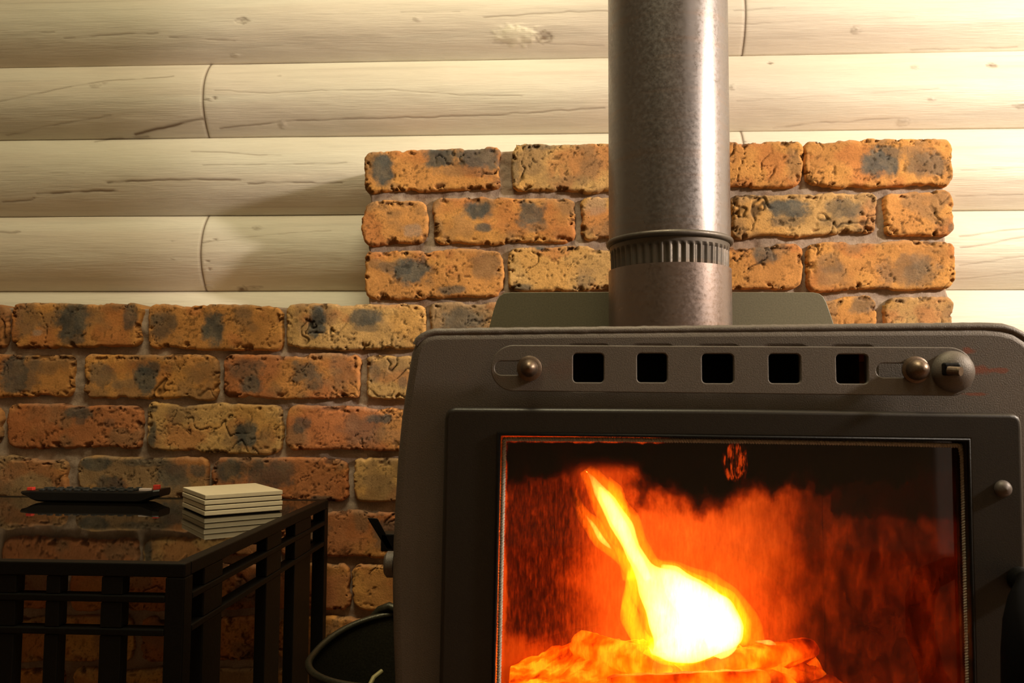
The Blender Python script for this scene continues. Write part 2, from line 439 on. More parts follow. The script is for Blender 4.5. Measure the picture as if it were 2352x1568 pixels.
# ------------------------------------------------------------------ brick wall
YB = 1.33
O, Yl, Rd, Br = (206, 146, 82), (206, 164, 104), (190, 124, 78), (168, 136, 98)
bricks = [  # x0, x1, top-left y, top-right y, bottom-left y, bottom-right y, tone, stains (x, y, rx, ry, strength)
    (835, 1150, 350, 336, 444, 433, O, [(880, 385, 24, 36, 1), (1010, 362, 42, 24, 1), (1090, 362, 55, 28, .95), (1060, 385, 60, 20, .4)]),
    (1172, 1500, 332, 328, 440, 436, Yl, [(1180, 400, 12, 25, .5), (1230, 338, 40, 7, .5)]),
    (1512, 1843, 328, 324, 436, 429, O, [(1822, 372, 16, 34, .45), (1600, 370, 40, 30, .5)]),
    (1849, 2190, 318, 317, 427, 426, O, [(2022, 372, 38, 34, 1), (2045, 350, 28, 18, .8), (2130, 375, 42, 30, .75), (2080, 345, 60, 10, .4)]),
    (834, 980, 462, 458, 562, 556, O, [(950, 530, 22, 14, -.6)]),
    (997, 1318, 452, 450, 562, 556, O, [(1095, 485, 32, 20, 1), (1218, 490, 32, 32, .9), (1110, 522, 22, 10, .9), (1060, 520, 30, 25, .3)]),
    (1334, 1656, 448, 446, 553, 548, Yl, [(1500, 500, 40, 30, .6), (1365, 470, 30, 22, -.5)]),
    (1678, 2014, 445, 442, 545, 536, Yl, [(1815, 478, 48, 24, 1), (1810, 508, 42, 14, .6), (1935, 478, 44, 20, .7), (1925, 508, 40, 12, .4)]),
    (2032, 2193, 439, 437, 541, 541, O, [(2185, 520, 8, 12, .7)]),
    (834, 1152, 574, 572, 684, 680, O, [(945, 622, 40, 32, 1), (900, 612, 30, 12, .7), (1115, 612, 32, 32, .5), (1040, 665, 32, 10, .8), (860, 605, 16, 10, .4)]),
    (1167, 1490, 566, 566, 669, 667, Yl, [(1240, 568, 10, 6, 1), (1195, 660, 26, 8, .8), (1345, 645, 20, 12, .4)]),
    (1503, 1843, 566, 560, 669, 662, O, [(1755, 583, 24, 22, .85), (1600, 620, 40, 20, .5)]),
    (1857, 2196, 556, 552, 667, 662, O, [(2088, 622, 62, 34, .55), (2115, 605, 24, 24, .65), (1905, 605, 28, 24, .45)]),
    (-320, 12, 700, 700, 800, 800, Br, [(-100, 750, 40, 40, .8)]),
    (25, 325, 698, 698, 800, 801, O, [(60, 735, 30, 36, .55), (168, 735, 38, 44, 1), (172, 775, 30, 16, .8), (300, 728, 18, 28, .8), (85, 765, 12, 8, -.7)]),
    (334, 648, 699, 698, 801, 803, O, [(372, 745, 28, 36, .75), (395, 742, 14, 22, .8), (490, 748, 26, 40, 1), (560, 720, 20, 12, .3)]),
    (655, 976, 698, 698, 801, 801, Yl, [(728, 735, 20, 40, 1), (838, 728, 34, 20, .95), (845, 752, 30, 10, .6)]),
    (986, 1305, 694, 692, 803, 800, Br, [(1060, 735, 52, 26, .75)]),
    (1320, 1642, 690, 688, 798, 796, O, [(1400, 740, 40, 30, .6)]),
    (1655, 2015, 686, 680, 794, 790, O, [(1985, 702, 32, 18, .7)]),
    (2030, 2194, 682, 680, 792, 788, Yl, [(2120, 720, 60, 30, .15)]),
    (-155, 168, 812, 812, 913, 912, O, [(30, 862, 34, 46, .9), (65, 860, 26, 40, .6), (-60, 860, 30, 40, .6)]),
    (187, 498, 812, 815, 914, 919, O, [(235, 862, 30, 26, .7), (335, 868, 26, 34, 1), (350, 840, 18, 14, .8), (300, 882, 60, 10, .4)]),
    (511, 826, 812, 815, 915, 919, Rd, [(578, 882, 28, 20, .9), (565, 850, 40, 24, .6), (700, 852, 30, 26, .8), (715, 870, 26, 22, .6), (790, 850, 30, 30, .35)]),
    (838, 1150, 816, 818, 915, 916, Yl, [(862, 862, 14, 20, .5), (925, 880, 12, 16, .6)]),
    (1163, 1480, 818, 818, 916, 916, O, []), (1492, 1820, 816, 816, 916, 916, Rd, []), (1834, 2150, 814, 812, 914, 912, O, []), (2164, 2194, 812, 812, 912, 912, Br, []),
    (-310, 0, 930, 930, 1030, 1030, Yl, []),
    (13, 325, 928, 932, 1028, 1034, Rd, [(175, 948, 36, 14, .9), (182, 965, 14, 12, .7), (250, 970, 12, 10, .4)]),
    (336, 648, 926, 930, 1036, 1042, Yl, [(562, 1000, 28, 32, 1), (350, 1000, 10, 30, .9), (345, 940, 14, 8, .7)]),
    (659, 975, 932, 935, 1032, 1036, Rd, [(690, 975, 24, 20, .75), (840, 985, 55, 34, .5), (868, 962, 34, 12, .9), (900, 1000, 30, 20, .3)]),
    (988, 1300, 935, 935, 1036, 1036, O, []), (1314, 1636, 934, 934, 1036, 1034, O, []), (1650, 1975, 932, 930, 1032, 1030, O, []), (1990, 2194, 930, 928, 1030, 1028, O, []),
    (-145, 150, 1048, 1048, 1142, 1142, Br, [(0, 1100, 60, 30, .2)]),
    (174, 478, 1047, 1050, 1145, 1148, Br, [(220, 1066, 40, 14, .9), (250, 1112, 36, 18, .85), (400, 1095, 40, 26, .8), (455, 1080, 20, 14, .8), (330, 1062, 60, 8, .7)]),
    (482, 800, 1049, 1052, 1146, 1150, Rd, [(530, 1078, 38, 24, .9), (620, 1090, 50, 30, .75), (655, 1075, 30, 20, .7), (740, 1150, 30, 10, .8)]),
    (814, 1125, 1052, 1054, 1156, 1158, Yl, []), (1140, 1460, 1054, 1054, 1158, 1158, O, []), (1475, 1800, 1054, 1054, 1158, 1156, O, []), (1815, 2140, 1052, 1052, 1156, 1156, O, []),
]
random.seed(4)
y = 1174
row = 0
while y < 2300:
    xs = ([-330, -8, 318, 640, 962, 1285, 1610, 1935, 2196] if row % 2 == 0 else [-495, -170, 160, 488, 815, 1135, 1460, 1785, 2100, 2196])
    for a, b in zip(xs[:-1], xs[1:]):
        if b-a < 40: continue
        j = lambda q=5: random.uniform(-q, q)
        st = [(random.uniform(a+30, b-30), y+random.uniform(25, 80), random.uniform(22, 50), random.uniform(20, 40), random.uniform(.5, 1)) for _ in range(random.choice([0, 1, 2, 2]))]
        bricks.append((a+j(), b-14+j(), y+j(3), y+j(3), y+105+j(3), y+105+j(3), random.choice([O, Rd, Br, Yl]), st))
    y += 121; row += 1

def brick_wall():
    Vs, Fs, Cs = [], [], []; off = 0
    def put(V, C, nu, nv):
        nonlocal off
        Vs.append(V.reshape(-1, 3)); Cs.append(C.reshape(-1, 3)); Fs.append(grid_faces(nu, nv, off)); off += V.shape[0]*V.shape[1]
    for bi, (x0, x1, tl, tr, bl, br, tone, stains) in enumerate(bricks):
        vis = x0 < 1410 and tl < 1600 or (x1 > 1660 and tl < 760)
        TL, TR, BL, BR = at(x0, tl, YB), at(x1, tr, YB), at(x0, bl, YB), at(x1, br, YB)
        if BL.z < 0.02: continue
        W = (TR-TL).length; H = (TL-BL).length
        a, b = W/2, H/2
        stp = .0017 if vis else .006
        def axis(h):
            core = np.linspace(-h, h, max(6, int(2*h/stp)))
            e = np.array([.003, .010, .10])
            return np.concatenate([(-h-e)[::-1], core, h+e])
        u, v = axis(a), axis(b)
        U, V = np.meshgrid(u, v, indexing='ij')
        rc = .015
        cxx = np.clip(U, -(a-rc), a-rc); czz = np.clip(V, -(b-rc), b-rc)
        vx, vz = U-cxx, V-czz
        dist = np.hypot(vx, vz); s = np.where(dist > rc, rc/np.maximum(dist, 1e-9), 1.0)
        out = np.maximum(dist-rc, 0); d = np.maximum(rc-dist, 0)
        Pu, Pv = cxx+vx*s, czz+vz*s
        # true distance inside for chips
        ed = np.minimum(a-np.abs(Pu), b-np.abs(Pv))
        S = bi*13.7
        # outline warp, stronger near the edge
        k = 1-sstep(0, .022, ed)
        w1 = (fbm(Pu*22+S, Pv*22, 0, 3, 3)-.5)*.011+(fbm(Pu*130+S, Pv*130, 0, 4, 3)-.5)*.0042
        w2 = (fbm(Pu*16+S+50, Pv*22, 0, 5, 3)-.5)*.011+(fbm(Pu*130+S+50, Pv*130, 0, 6, 3)-.5)*.0024
        chip = sstep(.60, .72, fbm(Pu*30+S, Pv*30, 3, 9, 3))*k
        Qu = Pu*(1+0)+w1*k-np.sign(Pu)*chip*.003*(np.abs(Pu) > a-.012); Qv = Pv+w2*k-np.sign(Pv)*chip*.003
        uu = (Qu+a)/(2*a); vv = (Qv+b)/(2*b)
        X = (BL.x*(1-uu)+BR.x*uu)*(1-vv)+(TL.x*(1-uu)+TR.x*uu)*vv
        Z = (BL.z*(1-uu)+BR.z*uu)*(1-vv)+(TL.z*(1-uu)+TR.z*uu)*vv
        re = .0052
        edge = np.where(d < re, re-np.sqrt(np.maximum(re*re-(re-np.minimum(d, re))**2, 0)), 0)
        lumps = (fbm(X*9+S, Z*18, 0, 12, 3)-.5)*.0045+(fbm(X*60, Z*60, 0, 13, 4)-.5)*.0012
        # cracks
        wx = (fbm(X*25+S, Z*25, 0, 20, 3)-.5)*.05; 
        r1 = 1-np.abs(fbm((X+wx)*26+S, (Z+wx)*19, 0, 21, 3)-.5)*2
        gate = sstep(.54, .68, fbm(X*11+S, Z*14, 0, 23, 2))
        crack = sstep(.955, .99, r1)*gate
        pit = sstep(.62, .72, fbm(X*190, Z*190, 0, 25, 3))*sstep(.52, .66, fbm(X*24+S, Z*24, 0, 26, 2))
        wx2 = (fbm(X*60+S, Z*60, 0, 28, 3)-.5)*.03
        r2 = 1-np.abs(fbm((X+wx2)*48+S, (Z+wx2)*62, 0, 29, 3)-.5)*2
        crack = np.maximum(crack*.9, sstep(.965, .995, r2)*sstep(.56, .66, fbm(X*17+S*2, Z*22, 0, 24, 2))*.6)
        bite = sstep(.60, .68, fbm(X*58+S, Z*84, 0, 27, 5, .6))*(1-sstep(.003, .014, ed))
        Y = YB+edge+lumps+crack*.0035+pit*.0016+bite*.006+(random.random()-.5)*.004
        Y = Y+np.minimum(out, .099)*1.0
        # colours
        tn = np.array(srgb(*tone)); n1 = fbm(X*14+S, Z*24, 0, 30, 4)[..., None]; n2 = fbm(X*45, Z*45, 0, 33, 4)[..., None]
        C = tn*(.78+.44*n1)
        yel = np.array(srgb(218, 160, 84)); red = np.array(srgb(190, 116, 66)); brn = np.array(srgb(140, 112, 82)); gry = np.array(srgb(150, 128, 110))
        m = sstep(.5, .68, fbm(X*10+S+9, Z*14, 0, 35, 3))[..., None]; C = C*(1-m*.5)+yel*m*.5
        m = sstep(.52, .68, fbm(X*16+S+19, Z*20, 0, 36, 4))[..., None]; C = C*(1-m*.55)+red*m*.55
        m = sstep(.54, .72, fbm(X*22+S+29, Z*26, 0, 37, 4))[..., None]; C = C*(1-m*.6)+brn*m*.6
        C = C*(.82+.36*n2)
        sp = sstep(.60, .74, fbm(X*230, Z*230, 0, 48, 3))*sstep(.35, .6, fbm(X*30+S, Z*30, 0, 49, 2))
        C = C*(1-.5*sp[..., None])
        # mortar film on the upper and right edges
        e2 = np.minimum(b-Pv+.004, a-Pu+.010)
        f = (1-sstep(.0, .013, e2))*sstep(.38, .6, fbm(X*30, Z*30, 0, 39, 3)+.08)
        C = C*(1-.55*f[..., None])+gry*.55*f[..., None]
        # kiln marks
        st = np.zeros_like(X); pale = np.zeros_like(X)
        for sx, sy, rx, ry, sg in stains:
            p = at(sx, sy, YB); rr = np.sqrt(np.abs((X-p.x)/(rx*.00071))**2.6+np.abs((Z-p.z)/(ry*.00071))**2.6)
            rr = rr+(fbm(X*70, Z*70, 0, 44, 5, .62)-.5)*1.6
            q = sstep(1.35, .62, rr)*abs(sg)
            if sg > 0: st = np.maximum(st, q)
            else: pale = np.maximum(pale, q)
        dk = np.array(srgb(76, 80, 78)); dk2 = np.array(srgb(112, 104, 90))
        mm = sstep(.4, .62, fbm(X*70, Z*70, 0, 45, 3))[..., None]
        dcol = (dk*(1-mm*.6)+dk2*mm*.6)*(.45+1.1*n2)
        st = (st*.93)[..., None]
        C = C*(1-st)+dcol*st
        C = C*(1-pale[..., None])+np.array(srgb(176, 152, 132))*pale[..., None]
        C = C*(1-.75*np.clip(crack+pit*.7, 0, 1)[..., None])
        bt = (bite*.7)[..., None]; C = C*(1-bt)+np.array(srgb(58, 34, 20))*bt
        C = np.clip(C, .004, 1)
        put(np.stack([X, Y, Z], -1), C, len(u), len(v))
    # mortar
    def mortar(X0, X1, Z0, Z1):
        nx = int((X1-X0)/.0035); nz = int((Z1-Z0)/.0035)
        u = np.concatenate([[0, 0], np.linspace(0, 1, nx), [1, 1]]); v = np.concatenate([[0], np.linspace(0, 1, nz), [1, 1]])
        U, V = np.meshgrid(u, v, indexing='ij')
        back = np.zeros_like(U); back[0, :] = .1; back[-1, :] = .1; back[:, 0] = .1; back[:, -1] = .1
        back[1, :] = np.maximum(back[1, :], .006); back[-2, :] = np.maximum(back[-2, :], .006); back[:, -2] = np.maximum(back[:, -2], .006)
        X = X0+(X1-X0)*U; Z = Z0+(Z1-Z0)*V
        e = ((U <= 0) | (U >= 1))*1.0; e2 = (V >= 1)*1.0
        X = X+e*(fbm(Z*60, Z*0, 0, 52, 3)-.5)*.008; Z = Z+e2*(fbm(X*30, X*0, 0, 53, 3)-.5)*.008
        Y = YB+.0115+(fbm(X*26, Z*40, 0, 54, 4)-.5)*.010+(fbm(X*150, Z*150, 0, 55, 3)-.5)*.004
        Y = Y+back
        n1 = fbm(X*30, Z*30, 0, 56, 4)[..., None]
        C = np.array(srgb(172, 152, 134))*(.62+.7*n1)
        m = sstep(.55, .7, fbm(X*14, Z*14, 0, 57, 3))[..., None]; C = C*(1-.4*m)+np.array(srgb(120, 84, 56))*.4*m
        put(np.stack([X, Y, Z], -1), C, len(u), len(v))
    mortar(at(845, 600, YB).x, at(2180, 600, YB).x, 0.0, at(1160, 345, YB).z)
    mortar(at(-500, 800, YB).x, at(846, 800, YB).x, 0.0, at(330, 706, YB).z)
    me = np_mesh('wall_brick', np.concatenate(Vs), np.concatenate(Fs), np.concatenate(Cs))
    o = link('wall_brick', me, M_brick); o['kind'] = 'structure'
brick_wall()

# ------------------------------------------------------------------ rest of the room
def slab(name, x0, x1, y0, y1, z0, z1, m):
    bm = bmesh.new(); add_box(bm, x0, x1, y0, y1, z0, z1); o = from_bm(name, bm, m); o['kind'] = 'structure'
slab('floor', -2.6, 2.6, -3.0, 1.56, -0.1, 0.0, M_floor)
slab('ceiling', -2.6, 2.6, -3.0, 1.56, 2.6, 2.7, M_ceil)
slab('wall_left', -2.7, -2.6, -3.0, 1.56, -0.1, 2.7, M_plaster)
slab('wall_right', 2.6, 2.7, -3.0, 1.56, -0.1, 2.7, M_plaster)
slab('wall_front', -2.6, 2.6, -3.1, -3.0, -0.1, 2.7, M_plaster)
slab('trim_2', 1.90, 2.0, -3.0, -2.96, 0, 2.1, M_white)

# ------------------------------------------------------------------ stove
YF = 0.64
left_edge = [(903, 1950), (905, 1700), (904, 1568), (900, 1450), (898, 1350), (900, 1250), (905, 1150), (911, 1050), (920, 960), (929, 900), (937, 850), (943, 812), (951, 790), (963, 774), (980, 764), (1000, 760)]
right_edge = [(2262, 749), (2300, 752), (2332, 760), (2360, 777), (2380, 800), (2394, 840), (2405, 890), (2420, 960), (2433, 1050), (2442, 1150), (2448, 1250), (2450, 1400), (2450, 1568), (2450, 1700), (2452, 1950)]
outline = pxz(left_edge+[(1300, 756), (1700, 752), (2000, 750)]+right_edge, YF)
SX0, SX1 = at(930, 1200, YF).x, at(2420, 1200, YF).x
STOP = at(1500, 757, YF).z
SB = 0.17
stove = empty('wood_stove', ((SX0+SX1)/2, 0.85, 0))
tag(stove, 'grey cast iron wood-burning stove with glass door and lit fire', 'stove')
sq = [(1316, 1387, 811, 878), (1463, 1533, 811, 878), (1612, 1686, 812, 880), (1765, 1840, 812, 880), (1920, 1995, 813, 881)]
holes = []
for x0, x1, y0, y1 in sq:
    a, b = at(x0-3, y0-3, YF), at(x1+3, y1+3, YF)
    holes.append(rrect(a.x, b.x, b.z, a.z, .002))
fx0, fx1, fz1, fz0 = at(1120, 1000, YF).x, at(2250, 1000, YF).x, at(1700, 985, YF).z, at(1700, 1830, YF).z
holes.append(rrect(fx0, fx1, fz0, fz1, .008))
plate('front_panel', [outline]+holes, YF, .016, .007, M_panel, stove)
# hollow body
bm = bmesh.new()
t = .006; bx0, bx1 = SX0+.030, SX1-.030; by0, by1 = YF+.0165, 1.085; bz1 = STOP-.006
add_box(bm, bx0, bx1, by0, by1, bz1-t, bz1)
add_box(bm, bx0, bx1, by0, by1, SB, SB+t)
add_box(bm, bx0, bx0+t, by0, by1, SB+t, bz1-t)
add_box(bm, bx1-t, bx1, by0, by1, SB+t, bz1-t)
add_box(bm, bx0+t, bx1-t, by1-t, by1, SB+t, bz1-t)
from_bm('body', bm, M_side, stove)
for sx in (bx0+.03, bx1-.03):
    for sy in (by0+.04, by1-.04):
        bm = bmesh.new(); add_lathe(bm, (sx, sy, 0), [(.022, 0), (.022, .01), (.014, .03), (.018, SB)], 20, closed=True)
        from_bm('leg', bm, M_side, stove, True)
# weld bead along the top edge
bm = bmesh.new()
random.seed(2); pts, rd = [], []
path = [(957, 792), (963, 781), (972, 773), (984, 767), (1000, 763)]+[(x, 763-(x-1000)*.0107) for x in range(1010, 2260, 10)]+[(2270, 750), (2300, 752), (2322, 758), (2342, 768), (2358, 782)]
for k, (px, py) in enumerate(path):
    p = at(px, py+1, YF+.004); pts.append(p+Vector((0, random.uniform(-.0001, .0001), random.uniform(-.00012, .00012))))
    rd.append(.0036+random.uniform(-.0002, .0002))
add_tube(bm, pts, rd, 10)
from_bm('weld_bead', bm, M_panel, stove, True)

# firebox lining
bm = bmesh.new()
iy1 = 1.04
lx0, lx1, lz0, lz1 = bx0+t+.002, bx1-t-.002, SB+.05, at(1700, 950, YF).z
add_box(bm, lx0+.0145, lx1-.0145, iy1-.03, iy1, lz0, lz1)
from_bm('back_lining', bm, M_fbrick, stove)
bm = bmesh.new(); za, zc_ = at(1400, 800, YF).z, at(1400, 900, YF).z
add_box(bm, at(1290, 850, YF).x, at(2020, 850, YF).x, by0+.025, by0+.03, zc_, za)
add_box(bm, at(1290, 850, YF).x, at(2020, 850, YF).x, by0, by0+.025, zc_-.003, zc_)
from_bm('vent_light_block', bm, M_black, stove)  # unseen dark box, added to keep firelight out of the vent holes
for q in ((lx0, lx0+.014), (lx1-.014, lx1)):
    bm = bmesh.new(); add_box(bm, q[0], q[1], by0+.02, iy1, lz0, lz1); from_bm('side_lining', bm, M_fbrick, stove)
bm = bmesh.new(); add_box(bm, lx0+.026, lx1-.026, by0+.05, iy1-.031, lz1-.012, lz1, .003); from_bm('baffle_plate', bm, M_fbrick, stove)
bm = bmesh.new(); add_box(bm, lx0, lx1, by0+.01, iy1, SB+t+.001, lz0-.001); from_bm('grate', bm, M_black, stove)

# heat shield behind
YS = 1.106
sh = [(1118, 775), (1124, 750), (1133, 715), (1141, 690), (1147, 680), (1157, 673), (1172, 671), (1500, 670), (1868, 671), (1882, 674), (1891, 681), (1898, 694), (1908, 722), (1917, 750), (1924, 775), (1940, 1300), (1100, 1300)]
plate('heat_shield', [pxz(sh, YS)], YS, .003, .0009, M_shield, stove)

# air slider
YV = .6255
cL, cR = at(1180, 845, YV), at(2182, 853, YV)
rl = (at(1150, 792, YV).z-at(1150, 898, YV).z)/2; rr_ = (at(2150, 797, YV).z-at(2150, 909, YV).z)/2
st_out = arc(cL.x, cL.z, rl, rl, 90, 270, 20)+arc(cR.x, cR.z, rr_, rr_, -90, 90, 20)
hol = []
for x0, x1, y0, y1 in sq:
    a, b = at(x0, y0, YV), at(x1, y1, YV); hol.append(rrect(a.x, b.x, b.z, a.z, .003, 5))
for x0, x1, y0, y1 in ((1136, 1245, 829, 861), (2012, 2130, 834, 867)):
    a, b = at(x0, y0, YV), at(x1, y1, YV); r = (a.z-b.z)/2
    hol.append(arc(b.x-r, (a.z+b.z)/2, r, r, -90, 90, 8)+arc(a.x+r, (a.z+b.z)/2, r, r, 90, 270, 8))
slider = plate('air_slider', [st_out]+hol, YV, .004, .0007, M_slider, stove, 2)
def child_bm(name, bm, mat, par, smooth=True): return from_bm(name, bm, mat, par, smooth)
def bolt(px, py, rw, rd):
    s = .333e-3
    c = at(px, py, YV-.0005)
    bm = bmesh.new()
    add_lathe(bm, c, [(.0001, .0028), (rw*s*.8, .0026), (rw*s, .0015), (rw*s, 0), (rw*s*.4, -.010)], 28, 'Y')
    R = rd*s
    add_lathe(bm, c+Vector((0, -.002, 0)), [(R, 0), (R, .003), (R*.93, .0055), (R*.75, .0085), (R*.5, .0105), (R*.22, .0118), (.0001, .012)], 24, 'Y')
    return child_bm('bolt', bm, M_bolt, slider)
bolt(1216, 846, 29, 20); bolt(2102, 849, 30, 24)
c = at(2188, 853, YV)
bm = bmesh.new(); R = .0155
prof = [(R*math.sin(a*math.pi/2/9), R*.72*math.cos(a*math.pi/2/9)) for a in range(0, 10)]; prof[0] = (.0001, R*.72)
add_lathe(bm, c, prof, 36, 'Y')
boss = child_bm('knob_boss', bm, M_slider, slider)
bm = bmesh.new(); p = at(2190, 848, .6125)
add_box(bm, p.x-.0065, p.x+.0058, .6128, .618, p.z-.0045, p.z+.0050, .0015)
child_bm('slot', bm, M_black, slider, False)
bm = bmesh.new(); q = at(2202, 853, .607)
add_tube(bm, [(p.x-.003, .6135, q.z+.001), (q.x+.0015, .6065, q.z)], .0033, 14)
child_bm('slot_pin', bm, M_bolt, slider, False)

# door
YD = .618
def lx(x0, y0, k, y): return x0+(y-y0)*k
do = [(lx(1021, 940, -.021, y), y) for y in (1900, 1568, 1250, 960)]+[(1024, 948), (1032, 939), (1045, 936), (1700, 940), (2318, 949), (2333, 951), (2343, 957), (2348, 968)]+[(lx(2349, 960, .022, y), y) for y in (985, 1250, 1568, 1900)]
di = [(lx(1150, 1000, -.0225, y), y) for y in (1800, 1568, 1250, 1000)]+[(1700, 1007), (2221, 1014)]+[(lx(2221, 1014, .0245, y), y) for y in (1250, 1568, 1800)]
door = plate('door', [pxz(do, YD), pxz(di, YD)], YD, .021, .0032, M_door, stove, 4)
# raised inner lip
di2 = [(x+(-7 if x < 1500 else 7), y+(-7 if y < 1100 else 7)) for x, y in di if x != 1700]
plate('door_lip', [pxz(di2, YD-.001), pxz([p for p in di if p[0] != 1700], YD-.001)], YD-.0022, .003, .0008, M_black, door, 1)
# sooty glass, with firelight falloff painted into its right side
def glass_mat():
    t = NT('soot_falloff_stove_glass')
    tc = t.n('ShaderNodeTexCoord'); sx = t.n('ShaderNodeSeparateXYZ'); t.l(tc.outputs['Object'], sx.inputs[0])
    u, v = sx.outputs['X'], sx.outputs['Z']         # metres from the pane's centre top
    n1 = t.noise(13, 5, 0.6); n2 = t.noise(42, 5, 0.65, co=(1.6, 1, .8)); nf = t.noise(230, 4, 0.7, co=(1.6, 1, .35))
    # heavy band at the top, thinner below
    noi = lambda n, a: t.math('MULTIPLY', t.math('SUBTRACT', n, .5), a)
    def smooth(x, a, b):
        m = t.n('ShaderNodeMapRange', _interpolation_type='SMOOTHSTEP'); t.l(x, m.inputs['Value'])
        m.inputs['From Min'].default_value = a; m.inputs['From Max'].default_value = b; return m.outputs[0]
    vw = t.math('ADD', v, t.math('ADD', noi(n1, .075), noi(n2, .030)))
    uw = t.math('ADD', u, t.math('ADD', noi(n1, .06), noi(n2, .03)))
    band = smooth(vw, -.052, -.022)
    clear = t.math('MULTIPLY', smooth(uw, -.135, -.112), smooth(uw, -.062, -.085))
    band = t.math('MULTIPLY', band, t.math('SUBTRACT', 1.0, t.math('MULTIPLY', t.math('MULTIPLY', clear, smooth(v, -.012, -.028)), .85)))
    right_falloff = t.math('MULTIPLY', smooth(uw, .000, .095), t.math('ADD', .52, noi(n2, .5)))  # firelight fading towards the right, painted in as darker glass
    rs2 = t.math('MULTIPLY', t.math('MULTIPLY', smooth(uw, .055, .085), smooth(t.math('ADD', v, noi(n2, .03)), -.074, -.052)), .74)
    ls = t.math('MULTIPLY', smooth(uw, -.098, -.135), t.math('MULTIPLY', smooth(vw, -.165, -.135), t.math('ADD', .42, noi(nf, 1.0))))
    band = t.math('MULTIPLY', band, t.math('ADD', .84, noi(n1, .5)))
    soot_falloff = t.math('MAXIMUM', band, right_falloff); soot_falloff = t.math('MAXIMUM', soot_falloff, ls); soot_falloff = t.math('MAXIMUM', soot_falloff, rs2)
    soot_falloff = t.math('ADD', t.math('ADD', soot_falloff, .13), t.math('ADD', noi(nf, .30), noi(n2, .25)), True)
    # clean burnt-off rim by the rope
    edge_l = smooth(t.math('ADD', u, noi(n2, .012)), -.1715, -.1745)
    edge_r = t.math('MULTIPLY', smooth(t.math('ADD', u, noi(n2, .022)), .1675, .1705), smooth(v, -.035, -.07))
    edge_t = t.math('MULTIPLY', smooth(t.math('ADD', v, noi(n2, .010)), -.0055, -.0035), smooth(uw, -.035, -.065))
    rim = t.math('MAXIMUM', edge_l, t.math('MAXIMUM', edge_r, edge_t))
    # burnt-through freckle under the top edge
    du = t.math('SUBTRACT', u, .000); dv = t.math('ADD', v, .018)
    rr = t.math('SQRT', t.math('ADD', t.math('MULTIPLY', du, du), t.math('MULTIPLY', t.math('MULTIPLY', dv, dv), .4)))
    fr_ = t.math('MULTIPLY', smooth(t.math('ADD', rr, noi(nf, .012)), .0105, .0075), smooth(nf, .60, .45))
    rim = t.math('MAXIMUM', rim, fr_)
    soot_falloff = t.math('MULTIPLY', soot_falloff, t.math('SUBTRACT', 1.0, t.math('MULTIPLY', rim, .8)), True)
    tr = t.n('ShaderNodeBsdfTransparent')
    t.l(t.ramp(soot_falloff, [(0.0, (1.0, .70, .48)), (.35, (.66, .36, .20)), (.7, (.22, .085, .035)), (1.0, (.022, .009, .005))]), tr.inputs[0])
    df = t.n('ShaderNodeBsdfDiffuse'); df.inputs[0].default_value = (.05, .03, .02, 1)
    m1 = t.n('ShaderNodeMixShader'); t.l(t.math('MULTIPLY', soot_falloff, .35), m1.inputs[0]); t.l(tr.outputs[0], m1.inputs[1]); t.l(df.outputs[0], m1.inputs[2])
    gl = t.n('ShaderNodeBsdfGlossy', Roughness=.04); fr = t.n('ShaderNodeFresnel', IOR=1.5)
    m2 = t.n('ShaderNodeMixShader'); t.l(fr.outputs[0], m2.inputs[0]); t.l(m1.outputs[0], m2.inputs[1]); t.l(gl.outputs[0], m2.inputs[2])
    t.l(m2.outputs[0], t.out.inputs['Surface'])
    return t.m
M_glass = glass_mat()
YG = .6285
gi = [(lx(1146, 1000, -.0225, y), y) for y in (1806, 996)]+[(lx(2227, 1010, .0245, y), y) for y in (1010, 1806)]
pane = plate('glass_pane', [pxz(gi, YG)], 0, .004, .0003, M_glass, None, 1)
gc = (at(1690, 1006, YG).x, YG, at(1690, 1006, YG).z)
pane.data.transform(Matrix.Translation((-gc[0], 0, -gc[2])))
pane.location = Vector(gc)-stove.location; pane.parent = stove
# rope gasket
bm = bmesh.new()
rp = [(lx(1158, 1008, -.023, y), y) for y in (1800, 1568, 1300, 1050, 1008)]+[(1400, 1009), (1700, 1013), (2000, 1018), (2205, 1023)]+[(lx(2210, 1023, .0245, y), y) for y in (1050, 1300, 1568, 1800)]
P3 = [at(x, y, YD+.0075) for x, y in rp]
dense = []
for a, b in zip(P3[:-1], P3[1:]):
    n = max(1, int((b-a).length/.0005))
    dense += [a+(b-a)*(i/n) for i in range(n)]
for ph in (0, math.pi):
    pts = []
    L = 0
    for i, p in enumerate(dense):
        tdir = (dense[min(i+1, len(dense)-1)]-dense[max(i-1, 0)]).normalized()
        nrm = Vector((0, 1, 0)); bn = tdir.cross(nrm)
        a = i*.0005/.0040*2*math.pi+ph
        pts.append(p+(nrm*math.cos(a)+bn*math.sin(a))*.0010)
    add_tube(bm, pts, .00095, 5)
from_bm('rope_gasket', bm, M_rope, stove, True)
